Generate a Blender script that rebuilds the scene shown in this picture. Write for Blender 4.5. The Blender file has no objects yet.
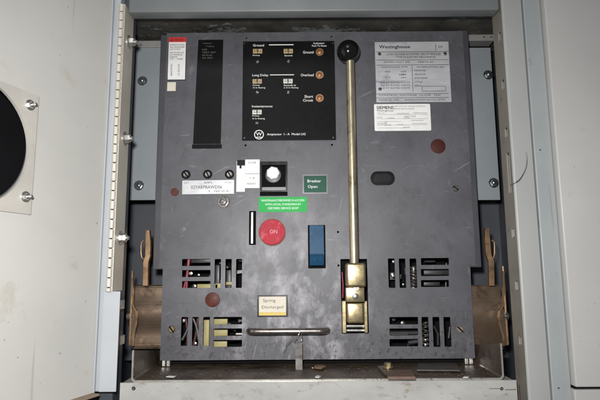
import bpy, bmesh, math, random
from mathutils import Vector, Matrix
random.seed(7)
S = bpy.context.scene
C = S.collection
# ---------------------------------------------------------------- camera, world, lamps, exposure
F = 500.0; PITCH = math.radians(8.2); ROLL = math.radians(-0.4); H = 1.0
cam = bpy.data.cameras.new('camera'); cam.lens = 36*F/600; cam.sensor_width = 36; cam.clip_start = .01; cam.clip_end = 100
co = bpy.data.objects.new('camera', cam); C.objects.link(co)
CR = Matrix.Rotation(math.pi/2+PITCH, 4, 'X') @ Matrix.Rotation(ROLL, 4, 'Z')
co.matrix_world = Matrix.Translation((0, 0, H)) @ CR
S.camera = co
w = bpy.data.worlds.new('World'); S.world = w; w.use_nodes = True
w.node_tree.nodes['Background'].inputs[0].default_value = (.92, .96, 1, 1)
w.node_tree.nodes['Background'].inputs[1].default_value = .10
def lamp(name, loc, target, size, power, col, size_y=None):
    l = bpy.data.lights.new(name, 'AREA'); l.size = size; l.energy = power; l.color = col
    if size_y: l.shape = 'RECTANGLE'; l.size_y = size_y
    o = bpy.data.objects.new(name, l); C.objects.link(o); o.location = loc
    o.rotation_euler = (Vector(target)-Vector(loc)).to_track_quat('-Z', 'Y').to_euler()
fl_ = bpy.data.lights.new('camera_flash', 'SPOT'); fl_.energy = 31; fl_.color = (1, .98, .955); fl_.shadow_soft_size = .022
fl_.spot_size = math.radians(132); fl_.spot_blend = 1
fo = bpy.data.objects.new('camera_flash', fl_); C.objects.link(fo); fo.location = (-.035, .0, H+.075)
fo.rotation_euler = (Vector((-.06, .8, H-.04))-Vector(fo.location)).to_track_quat('-Z', 'Y').to_euler()
lamp('room_lamp', (-.35, -1.3, H+1.3), (.0, .8, H-.1), .8, 5, (.93, .96, 1), .5)
S.view_settings.view_transform = 'Standard'; S.view_settings.look = 'None'
S.view_settings.exposure = 0; S.view_settings.gamma = 1

# ---------------------------------------------------------------- pixel -> place
def ray(px, py): return (CR.to_3x3() @ Vector((px-300, 200-py, -F)))
def at(px, py, Y):
    d = ray(px, py); return Vector((0, 0, H)) + d*(Y/d.y)
def rect(px0, py0, px1, py1, Y):
    mx, my = (px0+px1)/2, (py0+py1)/2
    return at(px0, my, Y).x, at(px1, my, Y).x, at(mx, py1, Y).z, at(mx, py0, Y).z
def mpp(py, Y): return at(301, py, Y).x-at(300, py, Y).x

# ---------------------------------------------------------------- materials
MATS = {}
def principled(name):
    m = bpy.data.materials.new(name); m.use_nodes = True
    return m, m.node_tree, m.node_tree.nodes['Principled BSDF']
def N(nt, t, **k):
    n = nt.nodes.new(t)
    for a, v in k.items():
        if a in n.inputs.keys(): n.inputs[a].default_value = v
        else: setattr(n, a, v)
    return n
def ramp(nt, src, p0, p1, c0=(0, 0, 0, 1), c1=(1, 1, 1, 1)):
    r = nt.nodes.new('ShaderNodeValToRGB'); e = r.color_ramp.elements
    e[0].position = p0; e[1].position = p1; e[0].color = c0; e[1].color = c1
    nt.links.new(src, r.inputs[0]); return r.outputs[0]
def mix(nt, f, a, b, blend='MIX'):
    m = nt.nodes.new('ShaderNodeMix'); m.data_type = 'RGBA'; m.blend_type = blend
    for s, v in ((m.inputs[0], f), (m.inputs[6], a), (m.inputs[7], b)):
        if hasattr(v, 'links'): nt.links.new(v, s)
        else: s.default_value = v if not isinstance(v, tuple) or len(v) == 4 else (*v, 1)
    return m.outputs[2]
def noise(nt, scale, detail=4, rough=.55, stretch=(1, 1, 1), dist=0, off=(0, 0, 0)):
    tc = N(nt, 'ShaderNodeTexCoord'); mp = N(nt, 'ShaderNodeMapping')
    mp.inputs['Scale'].default_value = stretch; mp.inputs['Location'].default_value = off
    nt.links.new(tc.outputs['Object'], mp.inputs[0])
    n = N(nt, 'ShaderNodeTexNoise'); n.inputs['Scale'].default_value = scale; n.inputs['Detail'].default_value = detail
    n.inputs['Roughness'].default_value = rough; n.inputs['Distortion'].default_value = dist
    nt.links.new(mp.outputs[0], n.inputs['Vector']); return n.outputs[0]
def bump(nt, b, src, strength=.2, dist=.0005):
    n = N(nt, 'ShaderNodeBump'); n.inputs['Strength'].default_value = strength; n.inputs['Distance'].default_value = dist
    nt.links.new(src, n.inputs['Height']); nt.links.new(n.outputs[0], b.inputs['Normal'])
def mat(name, col, rough=.5, metal=0, var=.12, vscale=14, dirt=None, dirt_amt=.58, dirt_scale=30, bmp=.12, bscale=900, stretch=(1, 1, 1), spec=.5):
    """painted or bare sheet: mottled colour, optional patches of dirt, fine orange-peel bump"""
    if name in MATS: return MATS[name]
    m, nt, b = principled(name)
    hi = tuple(min(1, c*(1+var)) for c in col); lo = tuple(c*(1-var) for c in col)
    c = mix(nt, ramp(nt, noise(nt, vscale, 6, .6, stretch), .3, .7), (*lo, 1), (*hi, 1))
    if dirt:
        d = ramp(nt, noise(nt, dirt_scale, 8, .7, stretch, .4, (3, 1, 2)), dirt_amt, dirt_amt+.13)
        c = mix(nt, d, c, (*dirt, 1))
    if 'door' in name or 'post' in name or 'strip' in name or 'frame' in name:
        sx_ = ramp(nt, noise(nt, 55, 2, .4, (1.8, 1.8, .06), .1, (6, 6, 6)), .71, .75)
        c = mix(nt, mix(nt, .35, (0, 0, 0, 1), sx_), c, tuple(v*.5 for v in col)+(1,))
        sp_ = ramp(nt, noise(nt, 160, 3, .5, (1, 1, 1), 0, (2, 6, 1)), .73, .76)
        c = mix(nt, mix(nt, .6, (0, 0, 0, 1), sp_), c, (.10, .075, .05, 1))
    nt.links.new(c, b.inputs['Base Color'])
    rr = N(nt, 'ShaderNodeMapRange'); rr.inputs[3].default_value = max(.03, rough-.1); rr.inputs[4].default_value = min(1, rough+.12)
    nt.links.new(noise(nt, vscale*2.3, 5, .6, stretch, 0, (5, 5, 5)), rr.inputs[0]); nt.links.new(rr.outputs[0], b.inputs['Roughness'])
    b.inputs['Metallic'].default_value = metal; b.inputs['Specular IOR Level'].default_value = spec
    if bmp: bump(nt, b, noise(nt, bscale, 2, .5), bmp, .0003)
    MATS[name] = m; return m

def panel_mat():
    m, nt, b = principled('worn charcoal paint')
    base = mix(nt, ramp(nt, noise(nt, 9, 7, .62), .3, .72), (.058, .058, .068, 1), (.104, .103, .117, 1))
    # rubbed pale bloom around the pull handle, streaked upright
    tc = N(nt, 'ShaderNodeTexCoord'); mp = N(nt, 'ShaderNodeMapping')
    mp.inputs['Location'].default_value = (.045, 0, .172); mp.inputs['Scale'].default_value = (1, 0, .8)
    nt.links.new(tc.outputs['Object'], mp.inputs[0])
    ln = N(nt, 'ShaderNodeVectorMath', operation='LENGTH'); nt.links.new(mp.outputs[0], ln.inputs[0])
    near = ramp(nt, ln.outputs['Value'], .03, .165, (1, 1, 1, 1), (0, 0, 0, 1))
    st = ramp(nt, noise(nt, 24, 10, .70, (1.1, 1, .75), .25), .45, .66)
    k = mix(nt, 1.0, near, st, 'MULTIPLY')
    base = mix(nt, k, base, (.40, .395, .43, 1))
    br = ramp(nt, noise(nt, 34, 9, .74, (1, 1, .8), .2, (9, 2, 5)), .51, .66)
    base = mix(nt, mix(nt, .6, (0, 0, 0, 1), br), base, (.048, .045, .052, 1))
    fs = ramp(nt, noise(nt, 90, 8, .7, (.25, 1, 1.4), .1, (4, 8, 1)), .62, .70)
    base = mix(nt, mix(nt, .35, (0, 0, 0, 1), fs), base, (.30, .29, .31, 1))
    # faint scuffs everywhere
    sc = ramp(nt, noise(nt, 40, 10, .78, (1, 1, .7), .4, (2, 2, 2)), .60, .74)
    base = mix(nt, mix(nt, .45, (0, 0, 0, 1), sc), base, (.30, .295, .31, 1))
    for q, (an, sc_, off) in enumerate(((.5, 70, 1), (-.9, 60, 4), (1.35, 80, 9), (.05, 75, 13))):
        mp1 = N(nt, 'ShaderNodeMapping'); mp1.inputs['Rotation'].default_value = (0, an, 0); nt.links.new(tc.outputs['Object'], mp1.inputs[0])
        mp2 = N(nt, 'ShaderNodeMapping'); mp2.inputs['Scale'].default_value = (.16, 1, 3.0); mp2.inputs['Location'].default_value = (off, 0, off)
        nt.links.new(mp1.outputs[0], mp2.inputs[0])
        n2 = N(nt, 'ShaderNodeTexNoise'); n2.inputs['Scale'].default_value = sc_; n2.inputs['Detail'].default_value = 2; n2.inputs['Roughness'].default_value = .4
        nt.links.new(mp2.outputs[0], n2.inputs['Vector'])
        base = mix(nt, mix(nt, .3, (0, 0, 0, 1), ramp(nt, n2.outputs[0], .72, .77)), base, (.33, .325, .34, 1) if q % 2 == 0 else (.04, .038, .042, 1))
    # chips: small dark specks, more towards the bottom edge (oil and grime)
    sx = N(nt, 'ShaderNodeSeparateXYZ'); nt.links.new(tc.outputs['Object'], sx.inputs[0])
    low = ramp(nt, sx.outputs['Z'], -.26, -.17, (1, 1, 1, 1), (0, 0, 0, 1))
    mr = N(nt, 'ShaderNodeMapRange'); mr.inputs[1].default_value = -.26; mr.inputs[2].default_value = -.17
    mr.inputs[3].default_value = 1; mr.inputs[4].default_value = .12; nt.links.new(sx.outputs['Z'], mr.inputs[0])
    sp = ramp(nt, noise(nt, 130, 8, .78, (1, 1, .8), .2, (1, 7, 2)), .52, .60)
    base = mix(nt, mix(nt, 1.0, mr.outputs[0], sp, 'MULTIPLY'), base, (.035, .032, .033, 1))
    nt.links.new(base, b.inputs['Base Color'])
    rr = N(nt, 'ShaderNodeMapRange'); rr.inputs[3].default_value = .36; rr.inputs[4].default_value = .6
    nt.links.new(noise(nt, 18, 6, .65, (1, 1, .6), .5, (4, 4, 4)), rr.inputs[0]); nt.links.new(rr.outputs[0], b.inputs['Roughness'])
    b.inputs['Specular IOR Level'].default_value = .5
    bump(nt, b, noise(nt, 500, 4, .6), .16, .0003)
    return m
M_panel = panel_mat()
M_flange = mat('charcoal flange paint', (.050, .049, .058), .5, 0, .15, 20)
M_door = mat('beige grey door paint', (.49, .485, .46), .42, 0, .06, 5, (.40, .36, .30), .60, 9, .10, 1200)
M_rdoor = mat('grey door paint', (.44, .435, .425), .42, 0, .07, 5, (.36, .34, .31), .62, 24, .10, 1200)
M_blue = mat('pale blue grey paint', (.40, .425, .45), .4, 0, .06, 10, (.25, .23, .2), .70, 60, .1)
M_frame = mat('frame grey paint', (.33, .335, .33), .4, 0, .07, 12, (.22, .19, .15), .68, 50, .1, stretch=(1, 1, .35))
M_beam = mat('dull beam grey paint', (.15, .16, .165), .45, 0, .1, 12, (.08, .075, .065), .66, 40, .1)
M_cream = mat('dusty cream metal', (.55, .52, .45), .42, .15, .08, 20, (.3, .25, .18), .66, 80, .1)
M_slate = mat('slate blue liner paint', (.050, .056, .068), .5, 0, .12, 12)
M_mount = mat('grey blue mounting plate paint', (.23, .255, .272), .38, 0, .05, 14, (.15, .16, .17), .7, 40, .08)
M_sill = mat('dirty pale sill paint', (.325, .325, .31), .5, 0, .18, 16, (.20, .165, .12), .56, 60, .25, 300, (.6, 1, 1.2))
M_tray = mat('grimy tray steel', (.125, .095, .072), .40, .45, .35, 25, (.055, .035, .028), .5, 30, .25, 200)
M_trayedge = mat('rubbed tray edge', (.62, .60, .55), .3, .8, .15, 40, (.3, .24, .17), .62, 90)
M_rail = mat('brown coated rail steel', (.185, .132, .094), .38, .7, .22, 18, (.07, .042, .03), .54, 26, .15, 500, (1, 1, 1.3))
M_gold = mat('zinc yellow plated edge', (.34, .215, .125), .36, .65, .25, 40, (.15, .085, .05), .54, 90)
M_brass = mat('brushed brass', (.66, .575, .41), .30, .88, .16, 60, (.24, .18, .10), .56, 90, .15, 300, (1, 1, .5))
M_brass2 = mat('bright yellow brass', (.50, .41, .24), .27, .88, .18, 60, (.30, .22, .12), .58, 90, .1, 300)
M_steel = mat('bright zinc steel', (.66, .66, .64), .24, .95, .12, 90, (.3, .28, .25), .66, 160, .05)
M_pbolt = mat('plated flange bolt', (.42, .45, .46), .2, .95, .25, 150, (.12, .12, .11), .56, 170, .1)
M_bolt = mat('zinc bolt', (.50, .49, .46), .32, .85, .2, 120, (.2, .17, .13), .6, 160, .1)
M_dsteel = mat('dull steel', (.34, .32, .30), .3, .9, .2, 50, (.15, .12, .1), .62, 90, .1)
M_black = mat('black plastic', (.008, .008, .009), .25, 0, .3, 30, None, spec=.3)
M_mblack = mat('matt black plate', (.007, .007, .0075), .33, 0, .2, 20, (.014, .014, .015), .6, 16, .05, spec=.12)
M_ball = mat('glossy black ball', (.006, .006, .006), .09, 0, 0, 10, None, bmp=0)
M_void = mat('interior shade black', (.005, .005, .006), .8, 0, .2, 10, spec=.1)  # near black colour stands in for shade behind openings and in gaps
M_bdark = mat('shaded linkage steel', (.035, .035, .038), .4, .3, .3, 40)  # dark steel made near black for the dimness inside the vents
M_white = mat('white paper label', (.72, .72, .71), .5, 0, .06, 60, (.5, .49, .46), .68, 70, .05)
M_offw = mat('aged cream paper', (.62, .58, .48), .6, 0, .06, 60)
M_ink = mat('black ink', (.02, .02, .022), .5, 0, 0, 10, None, bmp=0)
M_gink = mat('grey ink', (.16, .16, .17), .5, 0, 0, 10, None, bmp=0)
M_wink = mat('white print', (.78, .78, .76), .5, 0, 0, 10, None, bmp=0)
M_dimink = mat('faded silver print', (.13, .13, .12), .5, 0, 0, 10, None, bmp=0)
M_red = mat('red label ink', (.55, .035, .03), .45, 0, .05, 40)
M_redbtn = mat('scuffed red plastic', (.37, .010, .028), .50, 0, .18, 40, (.48, .09, .11), .55, 80, .1, spec=.18)
M_green = mat('bright green label', (.015, .36, .07), .5, 0, .06, 60, spec=.2)
M_dgreen = mat('dark green flag', (.006, .068, .044), .45, 0, .12, 60, spec=.2)
M_bluep = mat('blue plastic', (.016, .066, .140), .36, 0, .15, 70, (.07, .16, .27), .62, 90, .05, spec=.35)
M_yellow = mat('yellow paint strip', (.62, .45, .08), .5, 0, .1, 50)
M_rust = mat('red brown rubber plug', (.085, .022, .015), .5, 0, .3, 60, (.2, .10, .07), .60, 120, spec=.25)
M_plate = mat('brushed aluminium plate', (.46, .46, .48), .42, .25, .2, 26, (.22, .22, .26), .58, 22, .05, 400, (.5, 1, 1.8))  # pale, barely metallic colour stands in for reflected bright surroundings
M_wire = mat('red wire insulation', (.20, .022, .04), .4, 0, .1, 30)
M_yblock = mat('cream yellow block', (.33, .285, .115), .5, 0, .1, 30)
M_pull = mat('worn bronze steel', (.30, .27, .25), .24, .9, .25, 60, (.10, .08, .07), .55, 90)
M_nut = mat('blackened nut', (.20, .19, .18), .25, .8, .3, 90, (.04, .04, .04), .5, 90)
M_fibre = mat('red brown fibre board', (.125, .075, .055), .55, 0, .2, 50)
M_dust = mat('brown dusty ledge', (.26, .19, .13), .7, 0, .2, 40)
M_dark = mat('dark grey steel', (.11, .115, .12), .4, .3, .2, 30)
M_clear = mat('stained grey cover plate', (.44, .42, .385), .35, 0, .08, 20, (.36, .27, .15), .62, 18, .05)
M_olive = mat('shaded olive return paint', (.22, .205, .175), .45, 0, .12, 20, (.11, .09, .07), .58, 50, .1)  # frame colour darkened to put shade on the inward return
M_strip = mat('pale grey green strip paint', (.31, .335, .34), .42, 0, .09, 12, (.20, .19, .16), .62, 50, .1, stretch=(1, 1, .4))

# ---------------------------------------------------------------- mesh helpers
def obj(name, bm, m, parent=None, M=None, smooth=None):
    if M is not None: bm.transform(M)
    bmesh.ops.recalc_face_normals(bm, faces=bm.faces)
    xs = [v.co for v in bm.verts]
    c = Vector([(min(v[i] for v in xs)+max(v[i] for v in xs))/2 for i in range(3)])
    bmesh.ops.translate(bm, verts=bm.verts, vec=-c)
    me = bpy.data.meshes.new(name); bm.to_mesh(me); bm.free(); me.materials.append(m)
    if smooth is not None: me.shade_smooth(); me.set_sharp_from_angle(angle=math.radians(smooth))
    o = bpy.data.objects.new(name, me); C.objects.link(o)
    if parent is not None:
        o.parent = parent; p = parent; pl = Vector(p.location)
        while p.parent: p = p.parent; pl += p.location
        o.location = c-pl
    else: o.location = c
    return o
def thing(name, label, cat, loc, group=None):
    o = bpy.data.objects.new(name, None); C.objects.link(o); o.location = loc; o.empty_display_size = .05
    tag(o, label, cat, group); return o
def tag(o, label, cat, group=None):
    o['label'] = label; o['category'] = cat
    if group: o['group'] = group
    return o
def BM(): return bmesh.new()
def box(bm, x0, x1, y0, y1, z0, z1, bev=0, seg=2):
    x0, x1 = sorted((x0, x1)); y0, y1 = sorted((y0, y1)); z0, z1 = sorted((z0, z1))
    vs = [bm.verts.new((x, y, z)) for x in (x0, x1) for y in (y0, y1) for z in (z0, z1)]
    fs = [bm.faces.new([vs[i] for i in f]) for f in ((0, 1, 3, 2), (4, 6, 7, 5), (0, 4, 5, 1), (2, 3, 7, 6), (0, 2, 6, 4), (1, 5, 7, 3))]
    if bev:
        es = list({e for f in fs for e in f.edges})
        bmesh.ops.bevel(bm, geom=es, offset=bev, segments=seg, profile=.5, affect='EDGES')
    return bm
def pbox(bm, px0, py0, px1, py1, Yf, Yb, bev=0, seg=2):
    x0, x1, z0, z1 = rect(px0, py0, px1, py1, Yf); return box(bm, x0, x1, Yf, Yb, z0, z1, bev, seg)
def loop_rr(x0, x1, z0, z1, r=0, n=4):
    if r <= 0: return [(x0, z0), (x1, z0), (x1, z1), (x0, z1)]
    pts = []
    for cx, cz, a in ((x1-r, z0+r, -90), (x1-r, z1-r, 0), (x0+r, z1-r, 90), (x0+r, z0+r, 180)):
        for i in range(n+1):
            t = math.radians(a+90*i/n); pts.append((cx+r*math.cos(t), cz+r*math.sin(t)))
    return pts
def loop_c(cx, cz, r, n=32): return [(cx+r*math.cos(2*math.pi*i/n), cz+r*math.sin(2*math.pi*i/n)) for i in range(n)]
def sheet(bm, outer, holes, y0, y1):
    """flat sheet in the XZ plane with openings cut through, y0 front, y1 back"""
    b = BM(); es = []
    for lp in [outer]+holes:
        vs = [b.verts.new((x, y0, z)) for x, z in lp]
        es += [b.edges.new((vs[i], vs[(i+1) % len(vs)])) for i in range(len(vs))]
    bmesh.ops.triangle_fill(b, use_beauty=True, use_dissolve=False, edges=es)
    r = bmesh.ops.extrude_face_region(b, geom=list(b.faces))
    bmesh.ops.translate(b, verts=[g for g in r['geom'] if isinstance(g, bmesh.types.BMVert)], vec=(0, y1-y0, 0))
    merge(bm, b); return bm
def merge(bm, b):
    me = bpy.data.meshes.new('t'); b.to_mesh(me); b.free(); bm.from_mesh(me); bpy.data.meshes.remove(me)
def lathe(bm, prof, c, axis='-Y', n=28, sides=None):
    """prof: (radius, height along axis)"""
    k = sides or n; b = BM(); rings = []
    for r, h in prof:
        rings.append([b.verts.new((r*math.cos(2*math.pi*i/k), r*math.sin(2*math.pi*i/k), h)) for i in range(k)] if r > 1e-7 else [b.verts.new((0, 0, h))])
    for a, d in zip(rings, rings[1:]):
        for i in range(k):
            j = (i+1) % k
            q = [a[i], a[j], d[j], d[i]] if len(a) > 1 and len(d) > 1 else ([a[0], d[j], d[i]] if len(a) == 1 and len(d) > 1 else ([a[i], a[j], d[0]] if len(d) == 1 and len(a) > 1 else None))
            if q: b.faces.new(q)
    if len(rings[0]) > 1: b.faces.new(rings[0])
    if len(rings[-1]) > 1: b.faces.new(rings[-1])
    q = {'-Y': Vector((0, -1, 0)), 'X': Vector((1, 0, 0)), 'Z': Vector((0, 0, 1)), '-X': Vector((-1, 0, 0))}[axis] if isinstance(axis, str) else axis
    R = Vector((0, 0, 1)).rotation_difference(q).to_matrix().to_4x4()
    b.transform(Matrix.Translation(c) @ R); merge(bm, b); return bm
def tube(bm, pts, r, n=14, cap=True):
    pts = [Vector(p) for p in pts]; b = BM(); rings = []
    t0 = (pts[1]-pts[0]).normalized(); u = t0.orthogonal().normalized()
    for i, p in enumerate(pts):
        t = (pts[min(i+1, len(pts)-1)]-pts[max(i-1, 0)]).normalized()
        u = (u-t*u.dot(t)).normalized(); v = t.cross(u); rr = r[i] if isinstance(r, (list, tuple)) else r
        rings.append([b.verts.new(p+rr*(u*math.cos(2*math.pi*k/n)+v*math.sin(2*math.pi*k/n))) for k in range(n)])
    for a, d in zip(rings, rings[1:]):
        for k in range(n): b.faces.new([a[k], a[(k+1) % n], d[(k+1) % n], d[k]])
    if cap: b.faces.new(rings[0]); b.faces.new(rings[-1])
    merge(bm, b); return bm
def poly(bm, pts, x0, x1):
    """(y,z) outline thickened between x0 and x1"""
    a = [bm.verts.new((x0, y, z)) for y, z in pts]; b = [bm.verts.new((x1, y, z)) for y, z in pts]
    bm.faces.new(a); bm.faces.new(b)
    for i in range(len(pts)):
        j = (i+1) % len(pts); bm.faces.new([a[i], a[j], b[j], b[i]])
    return bm
_tc = {}
def text(bm, s, px, py, wpx, hpx, Y, align='L', rot=0):
    """solid lettering hpx high, wpx wide (photo pixels), left edge/centre at px,py"""
    if s not in _tc:
        cu = bpy.data.curves.new('t', 'FONT'); cu.body = s; cu.resolution_u = 2
        o = bpy.data.objects.new('t', cu); C.objects.link(o); bpy.context.view_layer.update()
        me = bpy.data.meshes.new_from_object(o.evaluated_get(bpy.context.evaluated_depsgraph_get()))
        bpy.data.objects.remove(o); bpy.data.curves.remove(cu); _tc[s] = me
    b = BM(); b.from_mesh(_tc[s])
    if not b.verts: b.free(); return
    x0 = min(v.co.x for v in b.verts); x1 = max(v.co.x for v in b.verts)
    y0 = min(v.co.y for v in b.verts); y1 = max(v.co.y for v in b.verts)
    k = mpp(py, Y); sx = wpx*k/(x1-x0); sy = hpx*k/(y1-y0); p = at(px, py, Y)
    ox = 0 if align == 'L' else -wpx*k/2
    r = bmesh.ops.extrude_face_region(b, geom=list(b.faces))
    bmesh.ops.translate(b, verts=[g for g in r['geom'] if isinstance(g, bmesh.types.BMVert)], vec=(0, 0, 1))
    cr, sr = math.cos(rot), math.sin(rot)
    for v in b.verts:
        x = ox+(v.co.x-x0)*sx; z = (v.co.y-(y0+y1)/2)*sy; d = v.co.z
        v.co = Vector((p.x+x*cr-z*sr, Y-.00025*d, p.z+x*sr+z*cr))
    merge(bm, b)
def screw(name, px, py, rpx, Y, m, parent, ang=30, cross=False, washer=False, h=.0022):
    c = at(px, py, Y); r = rpx*mpp(py, Y); bm = BM()
    if washer: lathe(bm, [(r*1.35, 0), (r*1.35, .0012), (r*1.3, .0016), (0, .0016)], c, n=24)
    lathe(bm, [(r, 0), (r, h*.3), (0, h*.3)], c, n=24)
    wd = r*.2
    b2 = BM()
    rr = r*.86
    half = []
    # domed head in two halves with the slot left open between them
    for sgn in (1, -1):
        pts = []
        a0 = math.asin(wd/rr)
        for i in range(13):
            t = a0+(math.pi-2*a0)*i/12; pts.append((rr*math.cos(t), sgn*rr*math.sin(t)))
        lo = [b2.verts.new((x*1.16, -h*.31, z*1.16 if abs(z) > wd*1.01 else z)) for x, z in pts]
        hi = [b2.verts.new((x*.82, -h, z*.82 if abs(z*.82) > wd else sgn*wd)) for x, z in pts]
        b2.faces.new(hi); b2.faces.new(lo)
        for i in range(13):
            j = (i+1) % 13; b2.faces.new([lo[i], lo[j], hi[j], hi[i]])
    b2.transform(Matrix.Translation(c) @ Matrix.Rotation(math.radians(ang), 4, 'Y')); merge(bm, b2)
    o = obj(name, bm, m, parent, smooth=35); o.data.materials.append(M_void)  # black on the slot floor: the slot's shade put into colour
    yb = max(v.co.y for v in o.data.vertices)-h*.3
    for p in o.data.polygons:
        if all(abs(o.data.vertices[i].co.y-yb) < h*.004 for i in p.vertices): p.material_index = 1
    return o
def hexbolt(name, c, r, axis, m, parent, washer=True, h=.005, stud=0):
    bm = BM()
    if washer: lathe(bm, [(r*1.5, 0), (r*1.5, .0012), (r*1.42, .0016), (r*.8, .0016)], c, axis, 28)
    lathe(bm, [(r, .0014), (r, h*.85), (r*.88, h), (0, h)], c, axis, sides=6)
    if stud: lathe(bm, [(r*.45, h), (r*.45, h+stud), (r*.35, h+stud+.0005), (0, h+stud+.0005)], c, axis, 14)
    return obj(name, bm, m, parent, smooth=35)

PY = .80           # front plane of the breaker
FY = .70           # front plane of the cubicle frame
# ================================================================ CUBICLE FRAME
frame = thing('cubicle_frame', 'grey steel cubicle frame around the dark breaker, with posts, beam and sill', 'cabinet frame', (0, .9, H-.5))
xl = at(101, 250, FY).x; xk = at(116, 160, FY).x; xret = at(119, 150, FY).x
xr = at(511.5, 150, FY).x; xg = at(533.5, 150, FY).x; xd = at(553, 150, FY).x
ztop = H+.62; zsill = at(300, 382, FY).z
# left post: narrow blue strip in front, slate channel behind it
bm = BM(); box(bm, xl, at(113.6, 150, FY).x, FY+.001, FY+.018, at(110, 392, FY).z, ztop, .0015)
obj('post_face', bm, M_blue, frame)
bm = BM(); zb = at(110, 291.5, FY).z
pbox(bm, 101, 291.5, 118, 392, FY-.0015, FY+.0005, .0004)
obj('post_cover', bm, M_blue, frame)
bm = BM(); box(bm, xl, xret-.0004, FY+.019, FY+.05, H-.5, ztop); obj('post', bm, M_slate, frame)
for py in (341, 305): p = at(119.2, py, FY); obj('post_clip', box(BM(), p.x-.0006, p.x+.0006, FY+.006, FY+.0195, p.z-.006, p.z+.006), M_steel, frame)
# piano hinge: leaf returning into the cell + knuckles
bm = BM(); zt = at(125, 5, FY).z
box(bm, xret-.0015, xret+.0005, FY-.003, FY+.0365, zb, zt, .0005)
box(bm, at(113.8, 150, FY).x, xret-.0015, FY-.003, FY-.001, zb, zt, .0004)
obj('hinge_leaf', bm, M_cream, frame)
hz = []
z = zt; i = 0
while z > zb+.002:
    z2 = max(zb, z-(.0137 if i % 2 else .0132)); hz.append((z, z2)); z = z2; i += 1
kx = at(116.2, 150, FY).x
bm = BM()
for a, b_ in hz: lathe(bm, [(.0033, 0), (.0038, .0005), (.0038, a-b_-.0019), (.0033, a-b_-.0014), (0, a-b_-.0014)], (kx, FY-.004, b_), 'Z', 14)
obj('hinge_knuckles', bm, M_cream, frame, smooth=40)
bm = BM(); lathe(bm, [(.0018, 0), (.0018, zt-zb), (0, zt-zb)], (kx, FY-.004, zb), 'Z', 10); obj('hinge_pin', bm, M_void, frame)
for py in (42, 138.5, 238):
    p = at(127.6, py, FY+.018); hexbolt('hinge_bolt', Vector((xret+.0005, FY+.018, p.z)), .0068, 'X', M_bolt, frame, h=.0095, stud=.003)
# right post: return with slots, face, groove, second strip
zr = lambda py: at(505, py, FY+.015).z
bm = BM()
slots = []
for a, b_ in ((32, 41), (80, 89), (128, 137), (153, 193), (229, 238), (281, 290), (336, 345)):
    slots.append(loop_rr(FY+.009, FY+.0185, zr(b_), zr(a), .0008, 2))
sheet(bm, loop_rr(FY+.003, FY+.037, H-.5, ztop), slots, 0, .0018)
bm.transform(Matrix(((0, -1, 0, xr+.0018), (1, 0, 0, 0), (0, 0, 1, 0), (0, 0, 0, 1))))
obj('post_return', bm, M_olive, frame)
bm = BM()
# rounded corner and face
b = BM(); prof = [(xr, FY+.003)]
for i in range(7):
    t = math.radians(180+90*i/6); prof.append((xr+.0035+.0035*math.cos(t), FY+.0035+.0035*math.sin(t)))
prof += [(xg-.0022, FY), (xg-.0004, FY+.002), (xg-.0004, FY+.014), (xr+.0019, FY+.014), (xr+.0019, FY+.003)]
vs0 = [b.verts.new((x, y, H-.5)) for x, y in prof]; vs1 = [b.verts.new((x, y, ztop)) for x, y in prof]
b.faces.new(vs0); b.faces.new(vs1)
for i in range(len(prof)): j = (i+1) % len(prof); b.faces.new([vs0[i], vs0[j], vs1[j], vs1[i]])
obj('post_face', b, M_frame, frame, smooth=35)
bm = BM(); box(bm, xg+.0005, xd-.002, FY-.001, FY+.015, H-.5, ztop, .0012); obj('post_strip', bm, M_strip, frame)
for py in (150, 388): obj('rivet', lathe(BM(), [(.0013, 0), (.0013, .0006), (0, .0006)], Vector((xg+.009, FY-.001, at(550, py, FY).z)), '-Y', 12), M_dark, frame)
bm = BM(); box(bm, xr+.004, xd+.4, FY+.016, FY+.045, H-.5, ztop); obj('post', bm, M_slate, frame)
# bright clips seen through the slots
for py in (37, 85, 133, 233, 286, 341): obj('post_clip', box(BM(), xr+.002, xr+.0035, FY+.0145, FY+.0183, zr(py)-.0055, zr(py)+.0055), M_steel, frame)
obj('post_clip', box(BM(), xr+.002, xr+.0035, FY+.0145, FY+.0175, zr(193), zr(155)), M_steel, frame)
# top beam with underside, and recessed ceiling behind
zbm = at(300, 9.5, FY).z
bm = BM(); box(bm, xret+.003, xr-.002, FY+.004, FY+.026, zbm, ztop, .002, 3); obj('top_beam', bm, M_beam, frame, smooth=40)
def ceil_mat():
    m, nt, b = principled('peeling dark ceiling paint')
    c = mix(nt, ramp(nt, noise(nt, 22, 5), .35, .65), (.028, .028, .025, 1), (.075, .070, .058, 1))
    pl = ramp(nt, noise(nt, 14, 13, .80, (.8, 1.3, 1), 0, (3.3, 2, 0)), .545, .56)
    c = mix(nt, pl, c, (.17, .18, .185, 1)); nt.links.new(c, b.inputs['Base Color']); b.inputs['Roughness'].default_value = .6
    bump(nt, b, pl, .6, .001); return m
zc = H+.412
bm = BM(); box(bm, -.42, .47, FY+.027, 1.2, zc, zc+.003); obj('ceiling', bm, ceil_mat(), frame)
# interior liner
bm = BM(); box(bm, -.40, .45, 1.15, 1.153, H-.3, zc); obj('back_wall', bm, M_slate, frame)
bm = BM(); box(bm, -.333, -.330, FY+.051, 1.15, H-.3, zc); obj('side_wall', bm, M_slate, frame)
bm = BM(); box(bm, .372, .375, FY+.046, 1.15, H-.3, zc); obj('side_wall', bm, M_slate, frame)
bm = BM(); box(bm, -.33, .372, .93, .932, H-.155, zc-.0005); obj('barrier_plate', bm, M_slate, frame)
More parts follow.
